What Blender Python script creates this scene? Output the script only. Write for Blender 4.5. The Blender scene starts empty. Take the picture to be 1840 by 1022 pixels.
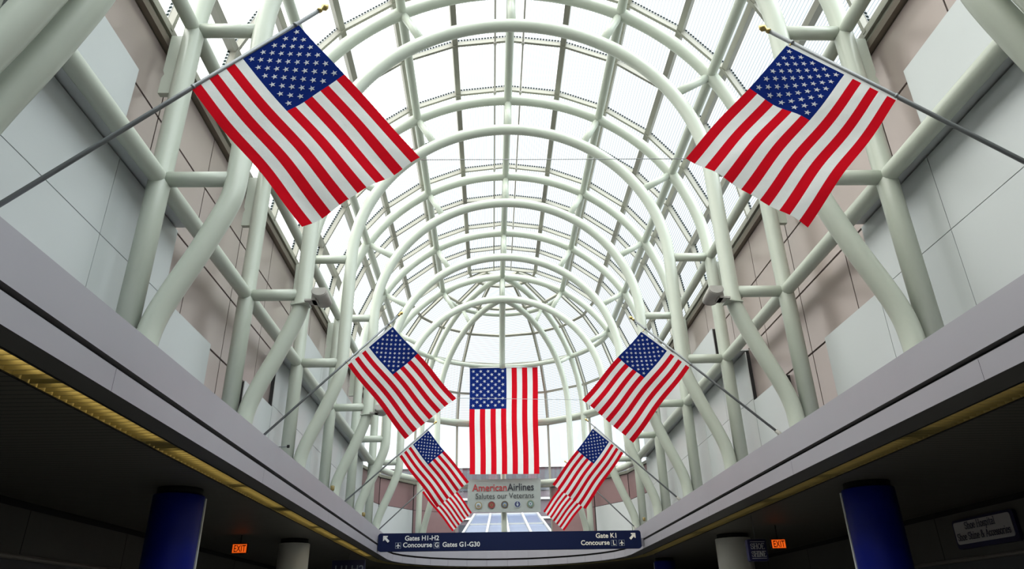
import bpy, math, random
from mathutils import Vector, Matrix

# ------------------------------------------------------------------ camera, sky, exposure
S = bpy.context.scene
COL = S.collection
H = 1.6                                   # eye height above the floor; model heights below are measured from the eye
XC, PITCH, YAW, ROLL, FPX = -0.5986, 0.4477, 0.0358, -0.0231, 1264.3

cam_d = bpy.data.cameras.new('camera')
cam = bpy.data.objects.new('camera', cam_d)
COL.objects.link(cam)
cp, sp, cy_, sy_ = math.cos(PITCH), math.sin(PITCH), math.cos(YAW), math.sin(YAW)
fwd = Vector((sy_ * cp, cy_ * cp, sp))
right = Vector((cy_, -sy_, 0))
up = right.cross(fwd)
r2 = math.cos(ROLL) * right + math.sin(ROLL) * up
u2 = -math.sin(ROLL) * right + math.cos(ROLL) * up
M = Matrix((r2, u2, -fwd)).transposed().to_4x4()
M.translation = Vector((XC, 0, H))
cam.matrix_world = M
cam_d.sensor_fit = 'HORIZONTAL'
cam_d.sensor_width = 36
cam_d.lens = FPX * 36 / 1840
cam_d.clip_end = 500
S.camera = cam

S.view_settings.view_transform = 'Standard'
S.view_settings.look = 'None'
S.view_settings.gamma = 1
S.view_settings.use_curve_mapping = False
S.view_settings.exposure = 0.0

W = bpy.data.worlds.new('sky')
S.world = W
W.use_nodes = True
nt = W.node_tree
nt.nodes.clear()
wo = nt.nodes.new('ShaderNodeOutputWorld')
bg = nt.nodes.new('ShaderNodeBackground')
tc = nt.nodes.new('ShaderNodeTexCoord')
dt = nt.nodes.new('ShaderNodeVectorMath'); dt.operation = 'DOT_PRODUCT'
dt.inputs[1].default_value = Vector((-0.62, -0.38, 0.68)).normalized()
rp = nt.nodes.new('ShaderNodeValToRGB')
# radiance (in tenths of the background strength) against the direction of the brightest part of the sky, up behind the eye
STOPS = [(-1.0, (0.40, 0.45, 0.50)), (-0.55, (1.15, 1.2, 1.25)), (-0.30, (1.05, 1.12, 1.18)), (-0.16, (1.12, 1.17, 1.2)), (0.0, (1.32, 1.36, 1.38)), (0.20, (1.7, 1.7, 1.7)), (0.45, (2.4, 2.4, 2.35)), (0.75, (4.2, 4.1, 3.95)), (1.0, (6.8, 6.55, 6.1))]
rp.color_ramp.elements[0].position = 0.0
rp.color_ramp.elements[1].position = 1.0
for k_, (d_, c_) in enumerate(STOPS):
    e_ = rp.color_ramp.elements[0] if k_ == 0 else rp.color_ramp.elements[-1] if k_ == len(STOPS) - 1 else rp.color_ramp.elements.new((d_ + 1) / 2)
    e_.color = (c_[0] / 10, c_[1] / 10, c_[2] / 10, 1)
mr = nt.nodes.new('ShaderNodeMapRange')
mr.inputs[1].default_value = -1; mr.inputs[2].default_value = 1
nt.links.new(tc.outputs['Generated'], dt.inputs[0])
nt.links.new(dt.outputs['Value'], mr.inputs[0])
nt.links.new(mr.outputs[0], rp.inputs[0])
# second, bluer bright part of the sky, up behind the right shoulder
d2 = nt.nodes.new('ShaderNodeVectorMath'); d2.operation = 'DOT_PRODUCT'
d2.inputs[1].default_value = Vector((0.50, -0.62, 0.62)).normalized()
m2 = nt.nodes.new('ShaderNodeMapRange'); m2.interpolation_type = 'SMOOTHSTEP'
m2.inputs[1].default_value = 0.35; m2.inputs[2].default_value = 0.95; m2.inputs[3].default_value = 0.0; m2.inputs[4].default_value = 1.0
mx2 = nt.nodes.new('ShaderNodeMix'); mx2.data_type = 'RGBA'; mx2.blend_type = 'ADD'
mx2.inputs[7].default_value = (0.42, 0.44, 0.45, 1)
nt.links.new(tc.outputs['Generated'], d2.inputs[0]); nt.links.new(d2.outputs['Value'], m2.inputs[0])
nt.links.new(m2.outputs[0], mx2.inputs[0]); nt.links.new(rp.outputs[0], mx2.inputs[6])
nt.links.new(mx2.outputs[2], bg.inputs[0])
bg.inputs[1].default_value = 10.0
nt.links.new(bg.outputs[0], wo.inputs[0])

# ------------------------------------------------------------------ materials
MAT = {}
def mat(name, col, rough=0.5, metal=0.0, spec=0.5, noise=0.0, nscale=3.0, bump=0.0):
    m = bpy.data.materials.new(name); m.use_nodes = True
    n = m.node_tree; b = n.nodes['Principled BSDF']
    b.inputs['Base Color'].default_value = (*col, 1)
    b.inputs['Roughness'].default_value = rough
    b.inputs['Metallic'].default_value = metal
    b.inputs['Specular IOR Level'].default_value = spec
    if noise > 0:
        t = n.nodes.new('ShaderNodeTexCoord'); x = n.nodes.new('ShaderNodeTexNoise')
        x.inputs['Scale'].default_value = nscale; x.inputs['Detail'].default_value = 4
        n.links.new(t.outputs['Object'], x.inputs['Vector'])
        mx = n.nodes.new('ShaderNodeMix'); mx.data_type = 'RGBA'
        mx.inputs[6].default_value = (*[c * (1 - noise) for c in col], 1)
        mx.inputs[7].default_value = (*[min(1, c * (1 + noise)) for c in col], 1)
        n.links.new(x.outputs['Fac'], mx.inputs[0]); n.links.new(mx.outputs[2], b.inputs['Base Color'])
        if bump > 0:
            bp = n.nodes.new('ShaderNodeBump'); bp.inputs['Strength'].default_value = bump
            n.links.new(x.outputs['Fac'], bp.inputs['Height']); n.links.new(bp.outputs[0], b.inputs['Normal'])
    MAT[name] = m
    return m

def emit(name, col, s):
    m = bpy.data.materials.new(name); m.use_nodes = True
    n = m.node_tree; b = n.nodes['Principled BSDF']
    b.inputs['Base Color'].default_value = (*col, 1)
    b.inputs['Emission Color'].default_value = (*col, 1)
    b.inputs['Emission Strength'].default_value = s
    MAT[name] = m
    return m

mat('white_paint', (0.455, 0.495, 0.42), 0.28, noise=0.05, nscale=1.3)
mat('glazing_bar', (0.27, 0.265, 0.22), 0.45, noise=0.06)
mat('panel_inset', (0.46, 0.385, 0.36), 0.30, metal=0.55, noise=0.10, nscale=0.55)  # pinkish base colour stands in for the red flags mirrored in the metal
mat('panel_grey', (0.57, 0.60, 0.60), 0.40, metal=0.3, noise=0.04, nscale=0.6)
mat('panel_backing', (0.015, 0.014, 0.014), 0.8)
mat('panel_rose', (0.24, 0.145, 0.145), 0.4, metal=0.2, noise=0.05)
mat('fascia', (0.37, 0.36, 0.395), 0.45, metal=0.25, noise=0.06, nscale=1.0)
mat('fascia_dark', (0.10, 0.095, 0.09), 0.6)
mat('slot_black', (0.008, 0.007, 0.007), 0.9)
mat('sill_bronze', (0.16, 0.13, 0.10), 0.5, metal=0.3)
mat('gold_louvre', (0.46, 0.40, 0.19), 0.4, metal=0.45)
mat('floor', (0.13, 0.127, 0.118), 0.45, noise=0.08, nscale=2.0)
mat('bulkhead', (0.085, 0.08, 0.07), 0.6, noise=0.08)
mat('bulkhead_rail', (0.17, 0.15, 0.13), 0.35, metal=0.4)
mat('shopfront', (0.06, 0.065, 0.07), 0.4)
mat('column_blue', (0.003, 0.010, 0.20), 0.45, spec=0.2, noise=0.15, nscale=2.0)
mat('column_white', (0.74, 0.73, 0.66), 0.4, noise=0.04)
mat('black_collar', (0.006, 0.006, 0.007), 0.8)
mat('trim_white', (0.62, 0.64, 0.62), 0.4)
mat('pole_grey', (0.22, 0.235, 0.24), 0.4, metal=0.4)
mat('brass', (0.60, 0.46, 0.18), 0.3, metal=0.9)
mat('sign_navy', (0.003, 0.008, 0.042), 0.5, spec=0.15)
mat('sign_letter', (0.66, 0.67, 0.66), 0.5)
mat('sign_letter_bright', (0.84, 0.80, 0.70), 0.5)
mat('sign_outline', (0.20, 0.24, 0.32), 0.5)
mat('banner_grey', (0.27, 0.295, 0.28), 0.7, noise=0.06, nscale=2.5)
mat('print_red', (0.30, 0.008, 0.012), 0.6)
mat('print_navy', (0.003, 0.004, 0.014), 0.6)
mat('print_black', (0.008, 0.009, 0.012), 0.6)
mat('seal_gold', (0.20, 0.15, 0.045), 0.5)
mat('seal_red', (0.16, 0.014, 0.012), 0.5)
mat('seal_brown', (0.055, 0.04, 0.022), 0.5)
mat('seal_blue', (0.010, 0.014, 0.08), 0.5)
mat('seal_teal', (0.085, 0.14, 0.12), 0.5)
mat('seal_pale', (0.30, 0.35, 0.37), 0.5)
mat('seal_steel', (0.06, 0.11, 0.19), 0.5)
mat('floodlight_grey', (0.40, 0.385, 0.35), 0.5)
mat('exit_housing', (0.03, 0.02, 0.015), 0.6)
mat('exit_letter', (0.10, 0.006, 0.002), 0.6)
emit('exit_glow', (1.0, 0.13, 0.01), 0.75)
mat('shop_white', (0.50, 0.48, 0.48), 0.5)
mat('shop_navy', (0.010, 0.010, 0.06), 0.5)
mat('wire_grey', (0.55, 0.56, 0.56), 0.4, metal=0.3)
mat('ext_wall', (0.065, 0.050, 0.062), 0.7, noise=0.08)
mat('ext_white', (0.30, 0.31, 0.31), 0.6)
mat('ext_roof', (0.12, 0.12, 0.115), 0.8)
mat('ext_pane', (0.018, 0.022, 0.032), 0.2)
mat('ext_glass', (0.085, 0.115, 0.20), 0.15)  # blue base colour stands in for the sky reflected in the panes
emit('lamp_warm', (1.0, 0.80, 0.40), 2.2)
emit('lamp_dim', (1.0, 0.80, 0.45), 0.5)

def cloth(name, col, trans):
    m = bpy.data.materials.new(name); m.use_nodes = True
    n = m.node_tree; n.nodes.clear()
    o = n.nodes.new('ShaderNodeOutputMaterial'); a = n.nodes.new('ShaderNodeBsdfDiffuse'); t = n.nodes.new('ShaderNodeBsdfTranslucent')
    mx = n.nodes.new('ShaderNodeMixShader'); mx.inputs[0].default_value = trans
    a.inputs[0].default_value = (*col, 1); t.inputs[0].default_value = (*col, 1)
    tx = n.nodes.new('ShaderNodeTexCoord'); ns = n.nodes.new('ShaderNodeTexNoise'); ns.inputs['Scale'].default_value = 5; ns.inputs['Detail'].default_value = 5
    bp = n.nodes.new('ShaderNodeBump'); bp.inputs['Strength'].default_value = 0.25; bp.inputs['Distance'].default_value = 0.08
    n.links.new(tx.outputs['Object'], ns.inputs['Vector']); n.links.new(ns.outputs['Fac'], bp.inputs['Height'])
    n.links.new(bp.outputs[0], a.inputs['Normal'])
    n.links.new(a.outputs[0], mx.inputs[1]); n.links.new(t.outputs[0], mx.inputs[2]); n.links.new(mx.outputs[0], o.inputs[0])
    MAT[name] = m
cloth('cloth_red', (0.60, 0.008, 0.018), 0.5)
cloth('cloth_white', (0.80, 0.82, 0.80), 0.5)
cloth('cloth_blue', (0.008, 0.022, 0.15), 0.5)

def ribbed(name, base, line, pitch, duty):
    """clear ribbed sheet: ribs run along one direction, spaced in metres by the UV map"""
    m = bpy.data.materials.new(name); m.use_nodes = True
    n = m.node_tree; n.nodes.clear()
    o = n.nodes.new('ShaderNodeOutputMaterial'); t = n.nodes.new('ShaderNodeBsdfTransparent')
    uv = n.nodes.new('ShaderNodeUVMap'); sx = n.nodes.new('ShaderNodeSeparateXYZ')
    dv = n.nodes.new('ShaderNodeMath'); dv.operation = 'DIVIDE'; dv.inputs[1].default_value = pitch
    fr = n.nodes.new('ShaderNodeMath'); fr.operation = 'FRACT'
    sub = n.nodes.new('ShaderNodeMath'); sub.operation = 'SUBTRACT'; sub.inputs[1].default_value = 0.5
    ab = n.nodes.new('ShaderNodeMath'); ab.operation = 'ABSOLUTE'
    mp = n.nodes.new('ShaderNodeMapRange'); mp.interpolation_type = 'SMOOTHSTEP'
    mp.inputs[1].default_value = duty * 0.5 + 0.10; mp.inputs[2].default_value = duty * 0.5 - 0.06
    mx = n.nodes.new('ShaderNodeMix'); mx.data_type = 'RGBA'
    mx.inputs[6].default_value = (*base, 1); mx.inputs[7].default_value = (*line, 1)
    n.links.new(uv.outputs[0], sx.inputs[0]); n.links.new(sx.outputs[0], dv.inputs[0]); n.links.new(dv.outputs[0], fr.inputs[0])
    n.links.new(fr.outputs[0], sub.inputs[0]); n.links.new(sub.outputs[0], ab.inputs[0]); n.links.new(ab.outputs[0], mp.inputs[0])
    n.links.new(mp.outputs[0], mx.inputs[0]); n.links.new(mx.outputs[2], t.inputs[0]); n.links.new(t.outputs[0], o.inputs[0])
    MAT[name] = m
ribbed('ribbed_sheet', (0.97, 0.985, 0.99), (0.56, 0.61, 0.63), 0.082, 0.30)
ribbed('closure_strip', (0.55, 0.57, 0.56), (0.02, 0.03, 0.03), 0.082, 0.55)

def clear_glass(name, col):
    m = bpy.data.materials.new(name); m.use_nodes = True
    n = m.node_tree; n.nodes.clear()
    o = n.nodes.new('ShaderNodeOutputMaterial'); t = n.nodes.new('ShaderNodeBsdfTransparent'); t.inputs[0].default_value = (*col, 1)
    g = n.nodes.new('ShaderNodeBsdfGlossy'); g.inputs['Roughness'].default_value = 0.05
    mx = n.nodes.new('ShaderNodeMixShader'); mx.inputs[0].default_value = 0.06
    n.links.new(t.outputs[0], mx.inputs[1]); n.links.new(g.outputs[0], mx.inputs[2]); n.links.new(mx.outputs[0], o.inputs[0])
    MAT[name] = m
clear_glass('clear_glass', (0.94, 0.97, 0.97))

def slatted(name, col, gap, pitch):
    m = mat(name, col, 0.55)
    n = m.node_tree; b = n.nodes['Principled BSDF']
    t = n.nodes.new('ShaderNodeTexCoord'); sx = n.nodes.new('ShaderNodeSeparateXYZ')
    dv = n.nodes.new('ShaderNodeMath'); dv.operation = 'DIVIDE'; dv.inputs[1].default_value = pitch
    fr = n.nodes.new('ShaderNodeMath'); fr.operation = 'FRACT'
    gt = n.nodes.new('ShaderNodeMath'); gt.operation = 'GREATER_THAN'; gt.inputs[1].default_value = 0.84
    mx = n.nodes.new('ShaderNodeMix'); mx.data_type = 'RGBA'
    mx.inputs[6].default_value = (*col, 1); mx.inputs[7].default_value = (*gap, 1)
    n.links.new(t.outputs['Object'], sx.inputs[0]); n.links.new(sx.outputs[1], dv.inputs[0]); n.links.new(dv.outputs[0], fr.inputs[0])
    n.links.new(fr.outputs[0], gt.inputs[0]); n.links.new(gt.outputs[0], mx.inputs[0]); n.links.new(mx.outputs[2], b.inputs['Base Color'])
slatted('ceiling_slats', (0.10, 0.092, 0.075), (0.008, 0.008, 0.007), 0.15)

# ------------------------------------------------------------------ mesh helpers
class MB:
    def __init__(s):
        s.v, s.f, s.mi, s.sm, s.uv, s.mats = [], [], [], [], [], []
    def m(s, name):
        if name not in s.mats: s.mats.append(name)
        return s.mats.index(name)
    def face(s, pts, mat, smooth=False, uv=None):
        b = len(s.v); s.v += [Vector(p) for p in pts]
        s.f.append(list(range(b, b + len(pts)))); s.mi.append(s.m(mat)); s.sm.append(smooth)
        s.uv.append(uv or [(0, 0)] * len(pts))
    def idx(s, b, fs, mat, smooth):
        k = s.m(mat)
        for f in fs:
            s.f.append([b + i for i in f]); s.mi.append(k); s.sm.append(smooth); s.uv.append([(0, 0)] * len(f))
    def box(s, a, b, mat):
        x0, x1 = sorted((a[0], b[0])); y0, y1 = sorted((a[1], b[1])); z0, z1 = sorted((a[2], b[2]))
        k = len(s.v)
        s.v += [Vector(p) for p in ((x0, y0, z0), (x1, y0, z0), (x1, y1, z0), (x0, y1, z0), (x0, y0, z1), (x1, y0, z1), (x1, y1, z1), (x0, y1, z1))]
        s.idx(k, [(0, 3, 2, 1), (4, 5, 6, 7), (0, 1, 5, 4), (1, 2, 6, 5), (2, 3, 7, 6), (3, 0, 4, 7)], mat, False)
    def bar(s, p, q, w, h, mat, upv=(0, 0, 1)):
        """rectangular bar from p to q, w across, h along upv"""
        p, q = Vector(p), Vector(q); d = (q - p).normalized(); u = Vector(upv); a = d.cross(u).normalized(); u = a.cross(d).normalized()
        k = len(s.v)
        for c in (p, q):
            s.v += [c - a * w / 2 - u * h / 2, c + a * w / 2 - u * h / 2, c + a * w / 2 + u * h / 2, c - a * w / 2 + u * h / 2]
        s.idx(k, [(0, 1, 2, 3), (7, 6, 5, 4), (0, 4, 5, 1), (1, 5, 6, 2), (2, 6, 7, 3), (3, 7, 4, 0)], mat, False)
    def tube(s, pts, r, mat, n=16, caps=True):
        pts = [Vector(p) for p in pts]
        rr = r if isinstance(r, (list, tuple)) else [r] * len(pts)
        d0 = (pts[1] - pts[0]).normalized()
        a = d0.orthogonal().normalized(); k = len(s.v); prev = d0
        for i, p in enumerate(pts):
            d = (pts[min(i + 1, len(pts) - 1)] - pts[max(i - 1, 0)]).normalized()
            q = prev.rotation_difference(d); a = q @ a; a = (a - d * a.dot(d)).normalized(); prev = d
            b = d.cross(a)
            for j in range(n):
                t = 2 * math.pi * j / n
                s.v.append(p + (a * math.cos(t) + b * math.sin(t)) * rr[i])
        fs = []
        for i in range(len(pts) - 1):
            for j in range(n):
                j2 = (j + 1) % n
                fs.append((i * n + j, i * n + j2, (i + 1) * n + j2, (i + 1) * n + j))
        s.idx(k, fs, mat, True)
        if caps:
            s.idx(k, [tuple(range(n - 1, -1, -1)), tuple((len(pts) - 1) * n + j for j in range(n))], mat, False)
    def prism(s, prof, axis_from, axis_to, ex, ey, mat, smooth=False):
        """profile points (a,b) in the plane ex,ey swept from one centre to another"""
        A, B, ex, ey = Vector(axis_from), Vector(axis_to), Vector(ex), Vector(ey); n = len(prof); k = len(s.v)
        for c in (A, B):
            s.v += [c + ex * a + ey * b for a, b in prof]
        s.idx(k, [(j, (j + 1) % n, n + (j + 1) % n, n + j) for j in range(n)], mat, smooth)
        s.idx(k, [tuple(range(n - 1, -1, -1)), tuple(range(n, 2 * n))], mat, False)
    def lathe(s, prof, c, mat, n=24):
        k = len(s.v); c = Vector(c)
        for r, z in prof:
            s.v += [c + Vector((r * math.cos(2 * math.pi * j / n), r * math.sin(2 * math.pi * j / n), z)) for j in range(n)]
        s.idx(k, [(i * n + j, i * n + (j + 1) % n, (i + 1) * n + (j + 1) % n, (i + 1) * n + j) for i in range(len(prof) - 1) for j in range(n)], mat, True)
        s.idx(k, [tuple(range(n - 1, -1, -1)), tuple((len(prof) - 1) * n + j for j in range(n))], mat, False)
    def build(s, name, parent=None, kind=None):
        off = Vector(parent['base']) if parent is not None and 'base' in parent else Vector((0, 0, 0))
        if parent is None: off = Vector((0, 0, -H))
        me = bpy.data.meshes.new(name)
        me.from_pydata([tuple(v - off) for v in s.v], [], s.f)
        for m in s.mats: me.materials.append(MAT[m])
        me.polygons.foreach_set('material_index', s.mi); me.polygons.foreach_set('use_smooth', s.sm)
        if any(u[0] != (0, 0) or u[-1] != (0, 0) for u in s.uv):
            l = me.uv_layers.new(name='UVMap')
            flat = [c for u in s.uv for p in u for c in p]
            l.data.foreach_set('uv', flat)
        me.validate(); me.update()
        o = bpy.data.objects.new(name, me); COL.objects.link(o)
        if parent is not None: o.parent = parent
        if kind: o['kind'] = kind
        return o

BASE = {}
def thing(name, label, cat, loc, group=None, kind=None):
    o = bpy.data.objects.new(name, None); COL.objects.link(o)
    o.empty_display_size = 0.2
    o.location = (loc[0], loc[1], loc[2] + H); o['base'] = [float(c) for c in loc]
    if label: o['label'] = label
    if cat: o['category'] = cat
    if group: o['group'] = group
    if kind: o['kind'] = kind
    return o
def sub(mb, name, part):
    """a sub-part: same local frame as its part"""
    o = mb.build(name, part.parent); o.parent = part
    return o
def tag(o, label, cat, group=None, kind=None):
    if label: o['label'] = label
    if cat: o['category'] = cat
    if group: o['group'] = group
    if kind: o['kind'] = kind
    return o
def copy_tree(o, dy, label):
    c = o.copy(); COL.objects.link(c); c.location.y += dy; c['label'] = label
    for ch in list(o.children):
        k = ch.copy(); COL.objects.link(k); k.parent = c
        for g in list(ch.children):
            q = g.copy(); COL.objects.link(q); q.parent = k
    return c
def arc(rad, a0, a1, n, yc, zc):
    return [(rad * math.sin(math.radians(a0 + (a1 - a0) * i / n)), yc, zc + rad * math.cos(math.radians(a0 + (a1 - a0) * i / n))) for i in range(n + 1)]

# text as mesh: returns (verts in x,y; faces)
def text_geo(txt, size, align='LEFT', bold=0.0, wide=1.0):
    c = bpy.data.curves.new('lettering', 'FONT'); c.body = txt; c.size = size; c.align_x = align; c.offset = bold * size; c.resolution_u = 3
    o = bpy.data.objects.new('lettering', c); COL.objects.link(o)
    dg = bpy.context.evaluated_depsgraph_get(); dg.update()
    me = bpy.data.meshes.new_from_object(o.evaluated_get(dg))
    vs = [(v.co.x * wide, v.co.y) for v in me.vertices]; fs = [list(p.vertices) for p in me.polygons]
    bpy.data.objects.remove(o); bpy.data.curves.remove(c); bpy.data.meshes.remove(me)
    return vs, fs
def put_text(mb, txt, size, origin, ex, ey, mat, align='LEFT', bold=0.0, wide=1.0, fit=None):
    vs, fs = text_geo(txt, size, align, bold, wide)
    x0, x1 = min(v[0] for v in vs), max(v[0] for v in vs)
    if fit:                                   # squeeze to an exact width
        k = fit / (x1 - x0); vs = [(v[0] * k, v[1]) for v in vs]
    origin, ex, ey = Vector(origin), Vector(ex), Vector(ey)
    b = len(mb.v); mb.v += [origin + ex * x + ey * y for x, y in vs]
    mb.idx(b, fs, mat, False)
def serif_text(mb, txt, height, origin, ex, ey, mat, width, weight=0.14):
    """slab-serif lettering drawn as strokes; fitted to a width"""
    A = lambda cx, cy, rx, ry, a0, a1, n=12: [(cx + rx * math.cos(math.radians(a0 + (a1 - a0) * i / n)), cy + ry * math.sin(math.radians(a0 + (a1 - a0) * i / n))) for i in range(n + 1)]
    G = {
     'S': (0.62, [A(.31, .75, .23, .22, 30, 250) + A(.31, .27, .24, .24, 70, -150)], [(.53, .74, 'v'), (.08, .26, 'v')]),
     'H': (0.78, [[(.16, 0), (.16, 1)], [(.62, 0), (.62, 1)], [(.16, .52), (.62, .52)]], [(.16, 0, 'h'), (.16, 1, 'h'), (.62, 0, 'h'), (.62, 1, 'h')]),
     'O': (0.74, [A(.37, .5, .28, .48, 0, 360, 20)], []),
     'E': (0.66, [[(.16, 0), (.16, 1)], [(.06, 0), (.58, 0)], [(.06, 1), (.56, 1)], [(.16, .52), (.44, .52)]], [(.58, .08, 'v'), (.56, .92, 'v')]),
     'I': (0.36, [[(.18, 0), (.18, 1)]], [(.18, 0, 'h'), (.18, 1, 'h')]),
     'N': (0.80, [[(.16, 0), (.16, 1)], [(.16, 1), (.64, 0)], [(.64, 0), (.64, 1)]], [(.16, 0, 'h'), (.12, 1, 'h'), (.64, 1, 'h')]),
     'A': (0.76, [[(.10, 0), (.38, 1)], [(.38, 1), (.66, 0)], [(.2, .36), (.56, .36)]], [(.10, 0, 'h'), (.66, 0, 'h')]),
     'h': (0.62, [[(.14, 0), (.14, 1)], A(.31, .42, .17, .24, 180, 0) + [(.48, 0)]], [(.14, 0, 'h'), (.48, 0, 'h'), (.10, 1, 'h')]),
     'n': (0.62, [[(.14, 0), (.14, .66)], A(.31, .42, .17, .24, 180, 0) + [(.48, 0)]], [(.14, 0, 'h'), (.48, 0, 'h'), (.10, .66, 'h')]),
     'o': (0.56, [A(.28, .33, .21, .33, 0, 360, 18)], []),
     'e': (0.52, [[(.07, .36), (.45, .36)] + A(.26, .34, .2, .32, 10, 315, 16)], []),
     's': (0.46, [A(.23, .49, .15, .16, 30, 250) + A(.23, .17, .16, .17, 70, -150)], [(.40, .5, 'v'), (.06, .16, 'v')]),
     'p': (0.60, [[(.14, -.3), (.14, .66)], A(.31, .33, .18, .33, 150, -150, 16)], [(.14, -.3, 'h'), (.10, .66, 'h')]),
     'i': (0.30, [[(.15, 0), (.15, .66)], [(.15, .88), (.15, .97)]], [(.15, 0, 'h'), (.12, .66, 'h')]),
     't': (0.40, [[(.18, .9), (.18, .1)] + A(.27, .1, .09, .1, 180, 330, 6), [(.05, .64), (.36, .64)]], []),
     'a': (0.52, [A(.24, .46, .17, .2, 150, 0) + [(.41, .03), (.48, 0)], A(.24, .2, .17, .19, 60, 330, 14)], []),
     'l': (0.30, [[(.15, 0), (.15, 1)]], [(.15, 0, 'h'), (.11, 1, 'h')]),
     'c': (0.50, [A(.27, .33, .2, .33, 45, 320, 16)], []),
     'r': (0.46, [[(.14, 0), (.14, .66)], A(.31, .42, .17, .22, 180, 50)], [(.14, 0, 'h'), (.10, .66, 'h')]),
     '&': (0.80, [[(.72, 0), (.20, .78)] + A(.33, .8, .14, .18, 190, -40) + [(.16, .4)] + A(.3, .24, .2, .24, 130, 330) + [(.7, .5)]], []),
     ' ': (0.34, [], []),
    }
    tot = sum(G[c][0] for c in txt); kx = width / tot; ky = height; x = 0.0
    origin, ex, ey = Vector(origin), Vector(ex), Vector(ey); nz = ex.cross(ey)
    P = lambda a, b: origin + ex * (x + a) * kx + ey * b * ky
    for c in txt:
        w, strokes, serifs = G[c]
        for st in strokes:
            for (a0, b0), (a1, b1) in zip(st, st[1:]):
                p, q = P(a0, b0), P(a1, b1); d = q - p
                if d.length < 1e-6: continue
                horiz = abs(d.dot(ey)) < abs(d.dot(ex)) * 0.5
                t = height * weight * (0.55 if horiz else 1.0); d.normalize(); n_ = nz.cross(d) * t / 2; e_ = d * t * 0.3
                mb.face([p - e_ - n_, q + e_ - n_, q + e_ + n_, p - e_ + n_], mat)
        for a, b, k in serifs:
            c0 = P(a, b)
            if k == 'h': hw, hh = height * .15, height * .035
            else: hw, hh = height * .04, height * .12
            mb.face([c0 - ex * hw - ey * hh, c0 + ex * hw - ey * hh, c0 + ex * hw + ey * hh, c0 - ex * hw + ey * hh], mat)
        x += w

# ------------------------------------------------------------------ main dimensions (metres, heights from the eye)
RO, RI, HC, HA, HB = 5.355, 4.255, 8.80, 5.89, 8.78      # outer and inner arch radius, springing, node heights
Y1, BAY, YA = 8.659, 4.0, 28.659                         # first full frame, bay, last frame = centre of the half dome
LE, RE = -4.585, 4.815                                   # edges of the opening
ZL, ZS1, ZS0, ZB = 3.075, 2.605, 2.535, 2.28             # ledge top, slot, fascia bottom
WX = 5.8                                                 # upper wall planes
Y0 = -9.0
XWL, XWR, YEND = -9.5, 10.65, 44.0
RG = 5.90                                                # glazing radius

# ------------------------------------------------------------------ structure: floor, ceilings, walls, fascias
b = MB(); b.box((XWL - .3, Y0, -H - .2), (XWR + .3, YEND, -H), 'floor'); b.build('floor', None, 'structure')

def edge_loop(offl, offr, rc, n=16):
    """plan line of the opening: left straight, round end, right straight (offset outwards)"""
    c = Vector(((LE + RE) / 2, 28.95)); pts = [(LE - offl, Y0), (LE - offl, c.y)]
    hw0 = (RE + offr - LE + offl) / 2; cx = (RE + offr + LE - offl) / 2
    for i in range(1, n):
        a = math.pi - math.pi * i / n
        pts.append((cx + hw0 * math.cos(a), c.y + (hw0 + rc) * math.sin(a)))
    pts += [(RE + offr, c.y), (RE + offr, Y0)]
    return pts
def wall_strip(mb, loop, z0, z1, mat, seg=None, gap=0.0):
    for (p, q) in zip(loop, loop[1:]):
        p, q = Vector(p), Vector(q); L = (q - p).length; k = max(1, round(L / seg)) if seg else 1; d = (q - p) / L
        for i in range(k):
            a = p + d * (L * i / k + (gap if k > 1 or seg else 0)); c = p + d * (L * (i + 1) / k)
            mb.face([(a.x, a.y, z0), (c.x, c.y, z0), (c.x, c.y, z1), (a.x, a.y, z1)], mat)
def flat_strip(mb, l0, l1, z, mat):
    for i in range(len(l0) - 1):
        mb.face([(*l0[i], z), (*l0[i + 1], z), (*l1[i + 1], z), (*l1[i], z)], mat)

e0 = edge_loop(0, 0, 0.15); eb = edge_loop(.03, .03, .15); e1 = edge_loop(.10, .10, 0.15)
eg0 = edge_loop(.315, .465, 0.15); eg1 = edge_loop(.695, .905, 0.15)
b = MB()
wall_strip(b, e0, ZS1, ZL, 'fascia')
wall_strip(b, eb, ZS1, ZL - .01, 'slot_black')
flat_strip(b, e0, edge_loop(1.35, 1.35, .15), ZL, 'fascia')
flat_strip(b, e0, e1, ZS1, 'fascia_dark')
b.build('trim_1', None, 'structure')
b = MB(); wall_strip(b, e1, ZS0, ZS1, 'slot_black'); b.build('trim_2', None, 'structure')
b = MB()
wall_strip(b, e0, ZB, ZS0, 'fascia', 5.2, 0.006)
wall_strip(b, eb, ZB + .005, ZS0 - .005, 'slot_black')
flat_strip(b, e0, e1, ZS0, 'fascia')
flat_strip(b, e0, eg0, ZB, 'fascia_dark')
b.build('trim_3', None, 'structure')
# soffit of the side concourses, with a gap where the lamps sit
b = MB()
nn = len(eg1)
for i in range(nn - 1):
    p, q = eg1[i], eg1[i + 1]
    def outer(pt, i_):
        if i_ <= 1: return (XWL, pt[1])
        if i_ >= nn - 2: return (XWR, pt[1])
        a = math.pi - math.pi * (i_ - 1) / 16
        x, y = math.cos(a), math.sin(a)
        if abs(x) > y: return (XWL if x < 0 else XWR, 28.95 + (YEND - 28.95) * y / abs(x))
        return (((XWR - XWL) / 2) * x / y + (XWR + XWL) / 2, YEND)
    P, Q = outer(p, i), outer(q, i + 1)
    b.face([(*p, ZB), (*q, ZB), (*Q, ZB), (*P, ZB)], 'ceiling_slats')
b.build('ceiling', None, 'structure')
# roof slab closing the side concourses above, so daylight only enters by the vault
b = MB()
b.box((XWL - .3, Y0, ZL + .02), (-WX - .16, YEND, ZL + .2), 'bulkhead'); b.box((WX + .16, Y0, ZL + .02), (XWR + .3, YEND, ZL + .2), 'bulkhead')
b.build('ceiling_roof', None, 'structure')

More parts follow.
